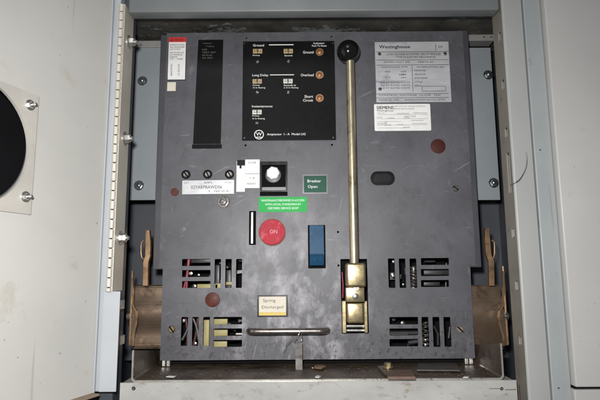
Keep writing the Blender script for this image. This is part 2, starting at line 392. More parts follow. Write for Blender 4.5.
# sill
xs0 = at(118.5, 390, FY).x; xs1 = xr-.001
bm = BM(); x0, x1, z0, z1 = rect(118.5, 382, 519, 440, FY)
holes = [loop_c(at(133, 389, FY).x, at(133, 389, FY).z, .0027, 16), loop_c(at(502.5, 389.3, FY).x, at(502.5, 389.3, FY).z, .0024, 16)]
sheet(bm, [(x0, z0), (x1, z0), (x1, z1), (x0, z1)], holes, FY+.002, FY+.005)
obj('sill', bm, M_sill, frame)
bm = BM(); box(bm, x0, x1, FY+.0055, FY+.07, zsill-.006, zsill-.002); obj('sill_top', bm, M_sill, frame)
bm = BM(); box(bm, x0, x1, FY+.02, FY+.022, z0, zsill-.0065); obj('sill_back', bm, M_void, frame)
for px, py in ((133, 389), (502.5, 389.3)):
    p = at(px, py, FY+.002); obj('sill_screw', lathe(BM(), [(.0019, -.004), (.0019, -.001), (.001, -.0002), (0, -.0002)], p, '-Y', 12), M_dsteel, frame)
# rust weep beside the right screw and seam
for q in ((489, 388.4, 500, 389), (505, 389.4, 516, 390.2), (518.2, 383, 518.9, 400)): obj('rust_stain', pbox(BM(), *q, FY+.0018, FY+.002), M_fibre, frame)
# grey blue mounting plates either side, each with two bolts
def mount(pxa, pxb, bar, bolts, side):
    Y = .835
    bm = BM(); pbox(bm, pxa, 47.5, pxb, 200, Y, Y+.004, .0006); pl = obj('mounting_plate', bm, M_mount, frame)
    bm = BM(); pbox(bm, *bar, Y-.004, Y+.02, .0008); obj('top_bracket', bm, mat('bare bracket grey', (.30, .30, .29), .4, .3, .1, 30, (.1, .1, .1), .68, 60), frame)
    for px, py in bolts:
        p = at(px, py, Y); hexbolt('plate_bolt', p, .0056, '-Y', M_pbolt, frame, h=.006, stud=.002)
mount(132.5, 166, (133, 40.5, 166, 47), ((142.5, 81), (139, 185.5)), -1)
mount(466, 495.5, (466, 33, 494, 40.5), ((488, 75), (494-.5, 183)), 1)
for px, py in ((141, 45), (484, 37), (491, 37)): obj('bracket_rivet', lathe(BM(), [(.0018, 0), (.0018, .001), (0, .001)], at(px, py, .8309), '-Y', 12), M_dark, frame)

# ================================================================ LEFT DOOR (swung open towards the camera)
ang = math.atan2(177, 500)
hx = at(101, 250, FY-.004).x
dvec = Vector((-math.sin(ang), -math.cos(ang), 0)); nvec = Vector((math.cos(ang), -math.sin(ang), 0))   # along door, out of the inner face
DM = Matrix(((dvec.x, nvec.x, 0, hx), (dvec.y, nvec.y, 0, FY-.004), (0, 0, 1, 0), (0, 0, 0, 1)))    # local: x = along door, y = out of face, z
def dpt(px, py):
    d = ray(px, py); o = Vector((0, 0, H)); P0 = Vector((hx, FY-.004, 0))
    k = (P0-o).dot(nvec)/d.dot(nvec); p = o+d*k; return (p-P0).dot(dvec), p.z
door = thing('open_cabinet_door', 'open beige grey door at the left with a round dark opening in a bolted plate', 'door', (hx, FY-.004, H-.5))
zdb = dpt(99, 391)[1]
ce, ct, cb = dpt(29, 146)[0], dpt(0, 86)[1], dpt(0, 201)[1]
cz = (ct+cb)/2; hc = (ct-cb)/2; dt = dpt(0, 145)[0]-ce; cr_ = (dt*dt+hc*hc)/(2*dt); cx_ = ce+cr_
def loc_xz(bm):  # sheet() builds x,z with y as depth: front y0 -> local y
    pass
DW = .52
bm = BM(); sheet(bm, [(0, zdb), (DW, zdb), (DW, ztop), (0, ztop)], [loop_c(cx_, cz, cr_, 64)], 0, -.0025)
obj('door_panel', bm, M_door, door, DM)
bm = BM(); box(bm, 0, DW, -.030, -.028, zdb, ztop); obj('door_skin', bm, M_void, door, DM)
bm = BM(); box(bm, DW-.002, DW, -.027, -.003, zdb, ztop); obj('door_edge', bm, M_blue, door, DM)
bm = BM(); box(bm, .002, DW, .0003, .011, zdb-.003, zdb-.0002, .0006); box(bm, .002, DW, -.027, -.0002, zdb-.0025, zdb-.0003); obj('bottom_lip', bm, M_dust, door, DM)
bm = BM(); box(bm, 0.0005, .0035, .0003, .0022, zdb, ztop, .0007); obj('edge_bead', bm, M_blue, door, DM)
px_, zt_ = dpt(36.5, 96.5); zb_ = dpt(34, 215.5)[1]
w_ = 2*(cx_-px_)
bm = BM(); sheet(bm, loop_rr(px_, px_+w_, zb_, zt_, .001, 2), [loop_c(cx_, cz, cr_*.985, 64)] if cz+cr_*.985 < zt_-.0005 and cz-cr_*.985 > zb_+.0005 else [loop_c(cx_, (zt_+zb_)/2, min(cr_*.985, (zt_-zb_)/2-.002), 64)], .0042, .0004)
obj('cover_plate', bm, M_clear, door, DM)
rim = BM(); tube(rim, [(cx_+cr_*math.cos(2*math.pi*i/64), -.003, cz+cr_*math.sin(2*math.pi*i/64)) for i in range(65)], .0012, 8, False)
obj('opening_rim', rim, M_dark, door, DM, 40)
for px, py in ((27, 105.5), (22.5, 197)):
    t_, z_ = dpt(px, py); p = DM @ Vector((t_, .0042, z_))
    hexbolt('cover_bolt', p, .0043, nvec, M_steel, door, h=.005, stud=.005)

# ================================================================ RIGHT NEIGHBOUR DOOR
rd = thing('closed_cabinet_door', 'closed plain grey door along the right edge beside the frame post', 'door', (xd+.1, FY, H-.5))
zrb = at(585, 387.5, FY-.012).z
bm = BM(); x0 = at(556.5, 150, FY-.012).x
box(bm, x0, x0+.34, FY-.012, FY+.012, zrb, ztop, .0022, 3); obj('door_panel', bm, M_rdoor, rd, smooth=40)
bm = BM(); box(bm, x0+.003, x0+.34, FY-.004, FY+.010, zrb-.0035, zrb-.0003); obj('bottom_gasket', bm, M_void, rd)
low = thing('lower_cabinet_panel', 'grey panel at the lower right corner just under the closed door', 'panel', (xd+.1, FY, H-.5))
bm = BM(); box(bm, x0-.001, x0+.34, FY-.009, FY+.012, H-.45, zrb-.0037, .0015); obj('panel_face', bm, M_rdoor, low)
bm = BM(); box(bm, xd-.0015, x0-.0003, FY+.002, FY+.014, H-.5, ztop); bm2 = obj('door_gap_strip', bm, mat('brown grey gap strip', (.14, .125, .11), .5, 0, .2, 40), frame)

# ================================================================ DRAW-OUT CRADLE
cr = thing('drawout_cradle', 'brown and grimy steel cradle tray with side rails holding the breaker', 'cradle', (.025, .9, H-.16))
zt0 = at(300, 379.5, .706).z
xa, xb = at(132, 365, .706).x, at(503, 365, .706).x
bm = BM()
# U-section: floor with upturned rounded sides
prof = [(xa, at(132, 350, .71).z)]
R = .006
for i in range(6): t = math.radians(180+90*i/5); prof.append((xa+R+R*math.cos(t), zt0-.002+R+R*math.sin(t)))
for i in range(6): t = math.radians(270+90*i/5); prof.append((xb-R+R*math.cos(t), zt0-.002+R+R*math.sin(t)))
prof.append((xb, at(503, 343, .71).z))
inn = []
for k, (x, z) in enumerate(prof):
    a = Vector(prof[max(k-1, 0)]); b_ = Vector(prof[min(k+1, len(prof)-1)]); d = (b_-a).normalized(); inn.append((x-d.y*.002, z+d.x*.002))
def usec(y0, y1, name, m, lift=0):
    b = BM(); L = []
    ze = prof[0][1]
    def dz(i, z, y): return z if 0 < i < len(prof)-1 else z-(y-.706)*.152
    for (y) in (y0, y1): L.append(([b.verts.new((x, y, dz(i, z, y)-lift)) for i, (x, z) in enumerate(prof)], [b.verts.new((x, y, dz(i, z, y)+lift)) for i, (x, z) in enumerate(inn)]))
    (o0, i0), (o1, i1) = L; n = len(prof)
    for k in range(n-1):
        b.faces.new([o0[k], o0[k+1], o1[k+1], o1[k]]); b.faces.new([i0[k], i0[k+1], i1[k+1], i1[k]])
        b.faces.new([o0[k], o0[k+1], i0[k+1], i0[k]]); b.faces.new([o1[k], o1[k+1], i1[k+1], i1[k]])
    b.faces.new([o0[0], i0[0], i1[0], o1[0]]); b.faces.new([o0[-1], i0[-1], i1[-1], o1[-1]])
    return obj(name, b, m, cr, smooth=40)
usec(.7075, .925, 'tray', M_tray); usec(.705, .7073, 'tray_edge', M_trayedge, .0004)
zf = zt0
Y1 = .796
def side(s):
    Yr = PY+.014
    pe = 134 if s < 0 else 502; pi_ = 166 if s < 0 else 468
    zz = lambda py: at(pe, py, Y1).z
    def zr_(py): return at(pe, py, Yr).z
    Xo, Xi = at(pe, 315, Yr).x, at(pi_, 315, Yr).x
    # folded rail plate: horizontal folds, one broad raised band
    fold = [(285, .004), (287, 0), (299, .001), (304, -.006), (322, -.007), (327, 0), (338, .001), (344, -.003), (349, -.001)]
    if s > 0: fold = [(285, .003), (288, 0), (296, 0), (301, -.006), (325, -.0065), (331, -.001), (347, .001), (350, .003)]
    g = BM(); A, B = [], []
    for py, dy in fold:
        z = zr_(py); A.append([g.verts.new((x, Yr+dy, z)) for x in (Xo, Xi)]); B.append([g.verts.new((x, Yr+dy+.002, z)) for x in (Xo, Xi)])
    for k in range(len(fold)-1):
        g.faces.new([A[k][0], A[k][1], A[k+1][1], A[k+1][0]]); g.faces.new([B[k][0], B[k][1], B[k+1][1], B[k+1][0]])
        for e in (0, 1): g.faces.new([A[k][e], A[k+1][e], B[k+1][e], B[k][e]])
    g.faces.new([A[0][0], A[0][1], B[0][1], B[0][0]]); g.faces.new([A[-1][0], A[-1][1], B[-1][1], B[-1][0]])
    bmesh.ops.recalc_face_normals(g, faces=g.faces)
    ee = [e for e in g.edges if abs(e.verts[0].co.z-e.verts[1].co.z) < 1e-6]
    bmesh.ops.bevel(g, geom=ee, offset=.0012, segments=3, affect='EDGES')
    obj('side_rail', g, M_rail, cr, smooth=50)
    # yellow plated guide strip along its front edge with a bowed loop
    bm = BM(); pts = []
    for dx, py in ((-.0, 271), (0, 290), (0, 303), (1, 307), (3.6, 311), (4.2, 318), (3.8, 324), (1.2, 333), (0, 338), (0, 346)):
        p = at((132.8 if s < 0 else 503.2)-s*dx, py, Y1-.004); pts.append(p)
    q = []
    for i in range(len(pts)-1):
        for k in range(4): q.append(pts[i].lerp(pts[i+1], k/4))
    q.append(pts[-1])
    L = []
    for p in q: L.append([bm.verts.new((p.x+a, p.y+b_, p.z)) for a, b_ in ((-.0011, -.002), (.0011, -.002), (.0011, .003), (-.0011, .003))])
    for a, b_ in zip(L, L[1:]):
        for k in range(4): bm.faces.new([a[k], a[(k+1) % 4], b_[(k+1) % 4], b_[k]])
    bm.faces.new(L[0]); bm.faces.new(L[-1])
    obj('guide_strip', bm, M_gold, cr)
    # worn plate filling the bow
    g = BM(); xo = at(131.0 if s < 0 else 505.5, 300, Y1).x
    row = [[g.verts.new((xx, Y1+yy, p.z)) for xx in (xo, p.x) for yy in (.0015, .0035)] for p in q[14:]]
    for a, b_ in zip(row, row[1:]):
        for i0, i1 in ((0, 1), (1, 3), (3, 2), (2, 0)): g.faces.new([a[i0], a[i1], b_[i1], b_[i0]])
    g.faces.new([row[0][k] for k in (0, 1, 3, 2)]); g.faces.new([row[-1][k] for k in (0, 1, 3, 2)])
    obj('bow_plate', g, M_rail, cr)
    # straight outer edge behind the bow
    bm = BM(); p0 = at(131.0 if s < 0 else 505.5, 300, Y1); zA, zB = zz(274 if s < 0 else 266), zz(345)
    box(bm, p0.x-.0012, p0.x+.0012, Y1, Y1+.004, zB, zA, .0004); obj('rail_edge', bm, M_gold, cr)
    # bent upright latch arm
    bm = BM(); Y = .80; ctr = ((147.5, 230), (147.8, 242), (147.6, 256), (145.6, 262), (145.2, 286)) if s < 0 else ((487.2, 228), (488, 242), (489, 255), (491.6, 261), (492.2, 286))
    L = []
    for k, (px, py) in enumerate(ctr):
        p = at(px, py, Y); hw = .0042 if k not in (0,) else .003
        L.append([bm.verts.new((p.x+a, Y+b_, p.z)) for a, b_ in ((-hw, 0), (hw, 0), (hw, .008), (-hw, .008))])
    for a, b_ in zip(L, L[1:]):
        for k in range(4): bm.faces.new([a[k], a[(k+1) % 4], b_[(k+1) % 4], b_[k]])
    bm.faces.new(L[0]); bm.faces.new(L[-1])
    bmesh.ops.bevel(bm, geom=bm.edges[:], offset=.0005, segments=1, affect='EDGES')
    obj('latch_arm', bm, M_gold, cr)
    bm = BM(); px = 141 if s < 0 else 494.5
    pts = [at(px+(3 if s < 0 else -3), 240, Y+.004), at(px+(.6 if s < 0 else -.2), 242, Y+.004), at(px, 246, Y+.004), at(px, 254, Y+.004), at(px+(1 if s < 0 else -1), 258, Y+.004), at(px+(4 if s < 0 else -3), 260, Y+.004)]
    tube(bm, pts, .0012, 8); obj('latch_loop', bm, M_gold, cr, smooth=50)
    # white roller stub behind the edge
    bm = BM(); p = at(127.5 if s < 0 else 507.5, 316, Y1+.003); lathe(bm, [(.006, 0), (.006, .004), (.003, .0045), (.003, .009), (0, .009)], p, 'X' if s < 0 else '-X', 18)
    obj('roller', bm, M_dsteel, cr, smooth=40)
side(-1); side(1)

# ================================================================ CIRCUIT BREAKER
brk = thing('circuit_breaker', 'large charcoal grey power circuit breaker front with brass lever, vents and many labels', 'circuit breaker', (.027, PY+.1, zf))
x0, x1, z0, z1 = rect(161.5, 32, 472, 359.5, PY)
V = [(182, 259, 210.5, 266), (182, 270, 210.5, 277), (182, 281, 210.5, 288), (214.5, 259, 220.8, 288), (225.3, 259, 231.6, 288), (236, 259, 242, 288),
     (181, 317, 187.8, 346), (192, 317, 198.5, 346), (203, 317, 209.8, 346), (213.5, 317, 242, 324.5), (213.5, 328.5, 242, 336), (213.5, 340, 242, 347),
     (388.3, 258.5, 395, 288), (399.2, 258.5, 405.8, 288), (410, 258.5, 416.8, 288), (421, 258, 449, 265), (421, 269, 449, 276), (421, 280, 449, 287),
     (389.5, 317, 418.2, 324.5), (389.5, 328.5, 418.2, 335.5), (389.5, 339, 418.2, 346.5), (422, 317, 429, 347), (433, 317, 440, 347), (444, 317, 451, 347)]
holes = []
for v in V:
    a = rect(*v, PY); holes.append(loop_rr(a[0], a[1], a[2], a[3], .0013, 3))
for v, r in (((341, 259, 368, 333.5), .0005), ((260, 161.5, 287.5, 196), .0005), ((249, 211, 256, 245), .001), ((308, 225, 325.5, 268.5), .001), ((304, 176, 326.5, 192.5), .0005)):
    a = rect(*v, PY); holes.append(loop_rr(*a, r, 2))
for px, py, r in ((338, 232, 1.1), (338.5, 265.5, 1.1), (331.5, 36.5, 1), (246.5, 38, .9), (245.5, 145.3, 1.1), (332, 144.8, 1.1)):
    p = at(px, py, PY); holes.append(loop_c(p.x, p.z, r*.0016, 12))
xn0, xn1 = at(161.3, 318, PY).x, at(473, 318, PY).x; fz = at(300, 268.5, PY).z
bm = BM(); sheet(bm, [(xn0, z0), (xn1, z0), (xn1, fz+.002), (x1, fz+.002), (x1, z1), (x0, z1), (x0, fz+.002), (xn0, fz+.002)], holes, PY, PY+.0022)
fp = obj('front_panel', bm, M_panel, brk)
bm = BM()    # side and top returns, and the wider upper housing behind the face
box(bm, xn0+.0003, xn0+.002, PY+.0024, PY+.10, z0+.001, z1-.0035); box(bm, xn1-.002, xn1-.0003, PY+.0024, PY+.10, z0+.001, z1-.0035)
box(bm, x0+.0022, x1-.0022, PY+.0024, PY+.10, z1-.003, z1-.0012); box(bm, xn0+.0022, xn1-.0022, PY+.0024, PY+.02, z0+.0012, z0+.0028)
obj('housing', bm, M_flange, brk)
fl = at(153.5, 250, PY+.004).x; fr_ = at(480.5, 250, PY+.004).x; bm = BM()
box(bm, fl, xn0-.0002, PY+.003, PY+.06, fz, z1-.0015, .001); obj('side_flange', bm, M_flange, brk)
bm = BM(); box(bm, xn1+.0002, fr_, PY+.003, PY+.06, fz, z1+.003, .001); obj('side_flange', bm, M_flange, brk)
bm = BM(); box(bm, xn0+.004, xn1-.004, PY+.075, PY+.077, z0+.004, z1-.004); obj('inner_baffle', bm, M_void, brk)
# feet / bottom rollers
for px in (163.5, 168, 467, 471.5):
    bm = BM(); p = at(px, 360, PY+.002); box(bm, p.x-.0028, p.x+.0028, PY+.003, PY+.012, zf+.0006, z0-.0002, .0008); obj('foot', bm, M_steel, brk)
bm = BM(); box(bm, xn0+.004, xn1-.004, PY+.02, PY+.05, zf+.002, z0+.0); obj('bottom_gap_shade', bm, M_void, brk)  # near black bar stands in for shade in the gap under the panel

# --- red headed warning label
def label_base(name, r, m, th=.0004, parent=None, Y=None, rot=0):
    Y = Y or PY; bm = BM(); a = rect(*r, Y); box(bm, a[0], a[1], Y-th, Y-.00002, a[2], a[3])
    if rot:
        c = Vector(((a[0]+a[1])/2, 0, (a[2]+a[3])/2)); bm.transform(Matrix.Translation(c) @ Matrix.Rotation(rot, 4, 'Y') @ Matrix.Translation(-c))
    return obj(name, bm, m, parent or brk)
E = .0005
wl = label_base('warning_label', (168.3, 42, 185.5, 79.5), M_white)
bm = BM(); pbox(bm, 168.7, 37.2, 186.2, 42, PY-.0005, PY-.0001); obj('label_header', bm, M_red, wl)
bm = BM(); pbox(bm, 168, 37, 168.7, 80.2, PY-.0003, PY-.0001); pbox(bm, 185.4, 42, 186.2, 80.2, PY-.0003, PY-.0001); pbox(bm, 168.6, 79.5, 185.5, 80.4, PY-.0003, PY-.0001); obj('label_border', bm, M_ink, wl)
bm = BM(); text(bm, '\u25B2 DANGER', 170.5, 39.7, 13, 2.6, PY-E)
body = ['HAZARDOUS VOLTAGE', 'WILL CAUSE SEVERE', 'INJURY OR DEATH.']
for i, s in enumerate(body): text(bm, s, 169.5, 44.8+i*2.3, 15 if i < 2 else 11.5, 1.5, PY-E+.0001)
for i, s in enumerate(['TURN OFF AND LOCK', 'OUT POWER BEFORE', 'WORKING']): text(bm, s, 169.5, 52.6+i*2.2, (14.5, 13, 8)[i], 1.4, PY-E+.0001)
text(bm, 'TYPE', 169.7, 59, 3.5, 1.2, PY-E+.0001); text(bm, 'NUMBER', 177, 59, 6, 1.2, PY-E+.0001)
text(bm, '8642107531', 171.3, 75.5, 12, 1.9, PY-E+.0001, rot=math.pi/2); text(bm, 'UL 4210 EF', 178.6, 75.5, 12, 1.6, PY-E+.0001, rot=math.pi/2)
obj('lettering', bm, M_ink, wl)
label_base('blank_sticker', (167.3, 82.2, 175.8, 91), M_offw)
# --- tall black plate with lower lip
bm = BM(); a = rect(195.5, 40, 222.5, 144, PY); t = 1.9*.0016
vs = [(a[0]+t, a[3]), (a[1], a[3]), (a[1]-.0015, a[2]), (a[0]-t*.6, a[2])]
b = BM(); f0 = [b.verts.new((x, PY-.0014, z)) for x, z in vs]; f1 = [b.verts.new((x, PY-.0001, z)) for x, z in vs]; b.faces.new(f0); b.faces.new(f1)
for i in range(4): j = (i+1) % 4; b.faces.new([f0[i], f0[j], f1[j], f1[i]])
tp = obj('instruction_plate', b, M_mblack, brk)
bm = BM(); pbox(bm, 192, 144.2, 221.5, 148.2, PY-.003, PY-.0001, .0006); obj('plate_lip', bm, M_mblack, tp)
bm = BM()
for i, (s, x, wd) in enumerate((('Amptector', 203, 9), ('Tripping', 206, 8), ('USE', 202, 5), ('TEST SET', 202, 14), ('OR PLUG', 202, 10), ('TO TEST', 202, 11))):
    text(bm, s, x, (43.4, 46.4, 49.6, 52.4, 55.2, 58)[i], wd, 1.5, PY-.0015)
obj('lettering', bm, M_dimink, tp)
# --- trip unit panel
YR = PY-.003
bm = BM(); pbox(bm, 242.5, 41, 335.2, 140, YR, PY-.0002, .0006); ru = obj('trip_unit_panel', bm, M_mblack, brk)
T = YR-.0001
bm = BM()
text(bm, 'Ground', 253, 45.3, 11, 2.5, T); obj('rule_line', pbox(BM(), 269, 44.3, 293.5, 45.1, T-.0002, T), M_wink, ru)
text(bm, 'Long Delay', 252.3, 75.5, 16, 3.0, T); obj('rule_line', pbox(BM(), 270, 74.4, 294, 75.1, T-.0002, T), M_wink, ru)
text(bm, 'Instantaneous', 252, 106.3, 20.5, 2.2, T)
text(bm, 'Indicator', 313.5, 43.2, 11, 1.8, T); text(bm, 'Push To Reset', 312, 45.8, 14.5, 1.8, T)
text(bm, 'Ground', 303, 52.2, 10.5, 2.7, T); text(bm, 'Overload', 300.8, 75, 12.8, 2.7, T)
text(bm, 'Short', 304.5, 96.5, 8.5, 2.8, T); text(bm, 'Circuit', 303, 100.3, 10, 2.6, T)
text(bm, 'Pickup', 252.8, 55.5, 7, 1.6, T); text(bm, 'Seconds', 284.5, 55.5, 8, 1.6, T)
text(bm, 'Pickup', 252.8, 85.4, 7, 1.6, T); text(bm, 'X In Rating', 252.8, 87.9, 12.5, 1.8, T)
text(bm, 'Seconds at', 283.8, 85.2, 12, 1.8, T); text(bm, '6 X In Rating', 283.8, 87.9, 14.5, 1.8, T)
text(bm, 'Pickup', 252.3, 116, 7, 1.6, T); text(bm, 'X In Rating', 252.3, 118.8, 12.5, 1.8, T)
text(bm, 'Amptector  I - A  Model LIG', 267, 134.6, 38.5, 2.9, T)
text(bm, 'W', 259, 134, 6, 3.6, T, 'C'); obj('logo_bar', pbox(BM(), 256.3, 136.8, 261.7, 137.5, T-.0002, T), M_wink, ru)
obj('lettering', bm, M_wink, ru)
c = at(259, 134.6, T); obj('logo_ring', sheet(BM(), loop_c(c.x, c.z, .0079, 36), [loop_c(c.x, c.z, .0067, 36)], T-.0002, T), M_wink, ru)
DG = [('dial_window', 257.6, 51, 0), ('dial_window', 288.3, 51, 0), ('dial_window', 257.2, 81.2, 0), ('dial_window', 288, 81, 1), ('dial_window', 257, 112, 1)]
M_win0 = mat('amber scale', (.45, .33, .16), .4, 0, .2, 90, (.7, .62, .5), .6, 120)  # amber base with paler patches
M_win1 = mat('pale scale', (.68, .66, .6), .4, 0, .2, 90)
for n_, px, py, k in DG:
    bm = BM(); pbox(bm, px-4.6, py-2.2, px+4.6, py+2.2, T-.0006, T, .0002); o = obj(n_, bm, M_win1 if k else M_win0, ru)
    bm = BM(); 
    for q in (-2.8, -.9, .9, 2.8): pbox(bm, px+q-.35, py-1.6, px+q+.35, py-.3, T-.0008, T-.0006)
    pbox(bm, px-4, py+.4, px+4, py+.9, T-.0008, T-.0006); pbox(bm, px-.4, py-2.1, px+.4, py+2, T-.0009, T-.0007); obj('scale_marks', bm, M_ink, o)
for px, py in ((257.6, 62), (288.5, 61.5), (257.3, 92.5), (288.3, 92.5), (257, 123.2)): screw('adjuster_screw', px, py, 1.7, T, M_dsteel, ru, random.uniform(0, 180), h=.0018)
M_lens = mat('amber indicator', (.35, .16, .07), .3, .2, .2, 60)
for py in (52.3, 75.2, 98.3):
    p = at(319.6, py, T); bm = BM(); sheet(bm, loop_c(p.x, p.z, .0066, 28), [loop_c(p.x, p.z, .0046, 28)], T-.0018, T); k = obj('indicator_bezel', bm, mat('copper bezel', (.42, .24, .14), .35, .7, .15, 60), ru)
    bm = BM(); lathe(bm, [(.0044, 0), (.0044, .001), (.003, .0026), (0, .003)], p, n=20); obj('indicator_button', bm, M_lens, k, smooth=50)
for px, py in ((244.5, 43.3), (333, 43), (244.5, 138), (333.2, 137.6)): screw('panel_screw', px, py, .9, T, M_dsteel, ru, 20, h=.001)
# --- metal nameplate
npl = label_base('nameplate', (375.5, 42, 449.8, 102.3), M_plate, .0008)
T = PY-.0009
bm = BM()
text(bm, 'Westinghouse', 379, 47.2, 31, 4.3, T); text(bm, 'Westinghouse', 379.2, 47.3, 31, 4.3, T)
text(bm, 'DS', 438.5, 46.6, 4, 2.2, T); pbox(bm, 435.5, 44, 435.9, 51, T-.0002, T)
text(bm, 'LOW VOLTAGE AC POWER CIRCUIT BREAKER', 387, 54.2, 54, 2.0, T); text(bm, 'TYPE DS ELECTRO MECHANICAL', 396, 57.2, 40, 1.8, T)
for y in (51.5, 59.6, 64.6, 93.4, 97.4): pbox(bm, 376.5, y, 448.8, y+.4, T-.0002, T)
pbox(bm, 412.3, 65, 412.7, 91.5, T-.0002, T)
text(bm, 'RATED VOLT 600', 384, 62, 26, 1.5, T); text(bm, 'HERTZ 60', 418, 62, 15, 1.5, T)
text(bm, 'CONTINUOUS AMPS', 381, 67, 27, 1.5, T); text(bm, 'INTERRUPTING KA', 417, 67, 27, 1.5, T)
for i, s in enumerate(['635', '508', '254']): text(bm, s, 385+(i % 2)*14, 71.5+i*3, 5, 1.5, T); text(bm, s, 401, 71.5+i*3, 5, 1.4, T)
for i, s in enumerate(['FRAME', 'SENSOR', 'SHOP ORDER', 'STYLE', 'SERIAL']): text(bm, s, 414.5, 70.5+i*3.8, (11, 11, 13, 8, 8)[i], 1.5, T)
a = rect(422, 86, 446, 91.2, T); sheet(bm, loop_rr(*a, .001, 2), [loop_rr(a[0]+.0006, a[1]-.0006, a[2]+.0006, a[3]-.0006)], T-.0002, T)
text(bm, 'CONTROL VOLTAGE  CLOSE  TRIP', 379, 95.4, 62, 1.5, T); text(bm, 'MADE IN USA', 379, 99.8, 20, 1.6, T); text(bm, 'INSTRUCTION BOOK 33790', 405, 99.8, 40, 1.5, T)
for i in range(3): text(bm, 'KA AT RATED VOLTS', 381, 82.5+i*2.8, 29, 1.4, T)
obj('lettering', bm, M_ink, npl)
for px, py in ((379.5, 54), (445, 53.6), (380, 89)): screw('nameplate_rivet', px, py, 1.7, T, M_dsteel, npl, 30, h=.0014)
# --- white handwritten service sticker
bm = BM(); a = rect(374.3, 104, 430.6, 130.8, PY); sheet(bm, loop_rr(*a, .002, 4), [], PY-.0004, PY-.00002)
sv = obj('service_sticker', bm, M_white, brk); T = PY-.0004
bm = BM(); text(bm, 'SIEMENS', 376.5, 107.6, 17, 3.2, T); text(bm, 'SIEMENS', 376.75, 107.7, 17, 3.2, T-.0001)
text(bm, 'Westinghouse', 376.5, 110.9, 17, 2.4, T)
obj('lettering', bm, M_ink, sv)
bm = BM(); text(bm, 'SERVICE AND REPAIR DIVISION', 394, 106.4, 31, 1.3, T); text(bm, 'BREAKER SERVICE CENTER', 394, 108.8, 20, 1.3, T)
for y, xa_, xb_ in ((114.4, 378, 428), (118.5, 377, 428), (121.4, 377, 402), (124.8, 377, 428), (127.8, 378, 405)): pbox(bm, xa_, y, xb_, y+.25, T-.0001, T)
text(bm, 'JOB NO.', 377, 113.3, 8, 1.3, T); text(bm, 'DATE', 377, 117.4, 5, 1.3, T); text(bm, 'TESTED BY', 377, 123.7, 10, 1.3, T)
text(bm, 'CUSTOMER', 404, 116.4, 12, 1.3, T); obj('small_print', bm, M_gink, sv)
bm = BM()
def scrib(bm, px, py, wpx, hpx, k):
    pts = []; n = k*6
    for i in range(n+1):
        pts.append(at(px+wpx*i/n, py+hpx*math.sin(i*1.9)*random.uniform(.3, 1), T-.0001))
    tube(bm, pts, .00025, 5)
for a_ in ((397, 113.5, 12, 1, 4), (413, 113, 14, 1, 5), (384, 122.7, 3, .8, 1), (388, 118, 6, 1, 2), (404, 117.6, 5, 1, 2), (411, 120.4, 12, .9, 4), (384, 125, 7, .8, 3), (397, 124.4, 6, .8, 2), (412, 123.6, 15, .8, 5), (403, 127.4, 7, .8, 3)): scrib(bm, *a_)
obj('handwriting', bm, M_ink, sv)
# --- plugs, screws, buttons
def plug(px, py, rp, m, name='plug', h=.0015, lab=None):
    p = at(px, py, PY); r = rp*.0016; bm = BM(); lathe(bm, [(r, 0), (r, h*.6), (r*.9, h), (0, h*1.05)], p, n=32); o = obj(name, bm, m, brk, smooth=40)
    if lab: o['label'] = lab
    return o
plug(438, 146.3, 7.6, mat('dark red plug', (.055, .015, .012), .6, 0, .2, 40, spec=.2)); plug(174.8, 192, 4, M_rust); o = plug(212.6, 299.8, 7.2, M_rust)
for px, py in ((186, 174.5), (207.7, 174.3), (229.5, 174.3)):
    p = at(px, py, PY); bm = BM(); sheet(bm, loop_c(p.x, p.z, .0075, 28), [loop_c(p.x, p.z, .0052, 28)], PY-.0006, PY-.0001); k = obj('screw_recess_shade', bm, M_void, brk)  # flat black ring on the face paints the shade of a recess
    screw('screw', px, py, 3.2, PY-.0002, M_dsteel, k, random.uniform(20, 70), h=.003)
for px, py, m_ in ((171.8, 329.2, M_brass2), (460.2, 329.6, mat('nickel brass', (.62, .52, .42), .3, .85, .15, 80)), (455.5, 188.5, M_dsteel)):
    screw('screw', px, py, 3.7 if py > 200 else 3.2, PY, m_, brk, random.uniform(30, 60), h=.003)
hexbolt('hex_nut', at(223.8, 202, PY), .0066, '-Y', M_nut, brk, h=.008, stud=.004)
bm = BM(); a = rect(370.5, 171.5, 394.5, 185.3, PY); sheet(bm, loop_rr(*a, .0105, 8), [], PY-.002, PY-.0001)
ov = obj('oval_bezel', bm, M_black, brk)
bm = BM(); a = rect(373.5, 173.8, 391.5, 182.8, PY-.002); sheet(bm, loop_rr(*a, .0068, 8), [], PY-.0036, PY-.002); bmesh.ops.bevel(bm, geom=[e for e in bm.edges if all(v.co.y < PY-.003 for v in e.verts) and len(e.link_faces) == 2 and e.calc_face_angle(0) > .5], offset=.0011, segments=3, affect='EDGES'); obj('oval_button', bm, mat('satin black', (.02, .02, .022), .2, 0, 0, 10, None, bmp=0), ov, smooth=40)
# --- metallic identification strip
st = label_base('identification_strip', (182.3, 180.3, 234, 194), mat('silver label', (.60, .61, .63), .34, .25, .12, 40, (.4, .41, .44), .62, 50), .0005, rot=-.006)
T = PY-.0005; bm = BM(); text(bm, 'CAT', 184, 182.8, 5, 1.6, T); text(bm, 'AMPS', 204, 182.6, 8, 2, T); text(bm, 'STYLE', 225, 182.6, 6.5, 1.8, T)
text(bm, '02YARPBAWD06', 191, 187.2, 31, 3.4, T); text(bm, 'S', 208.5, 191.3, 1.6, 1.8, T); text(bm, 'TEST ED BY', 214, 191.2, 16, 2, T); obj('lettering', bm, M_ink, st)
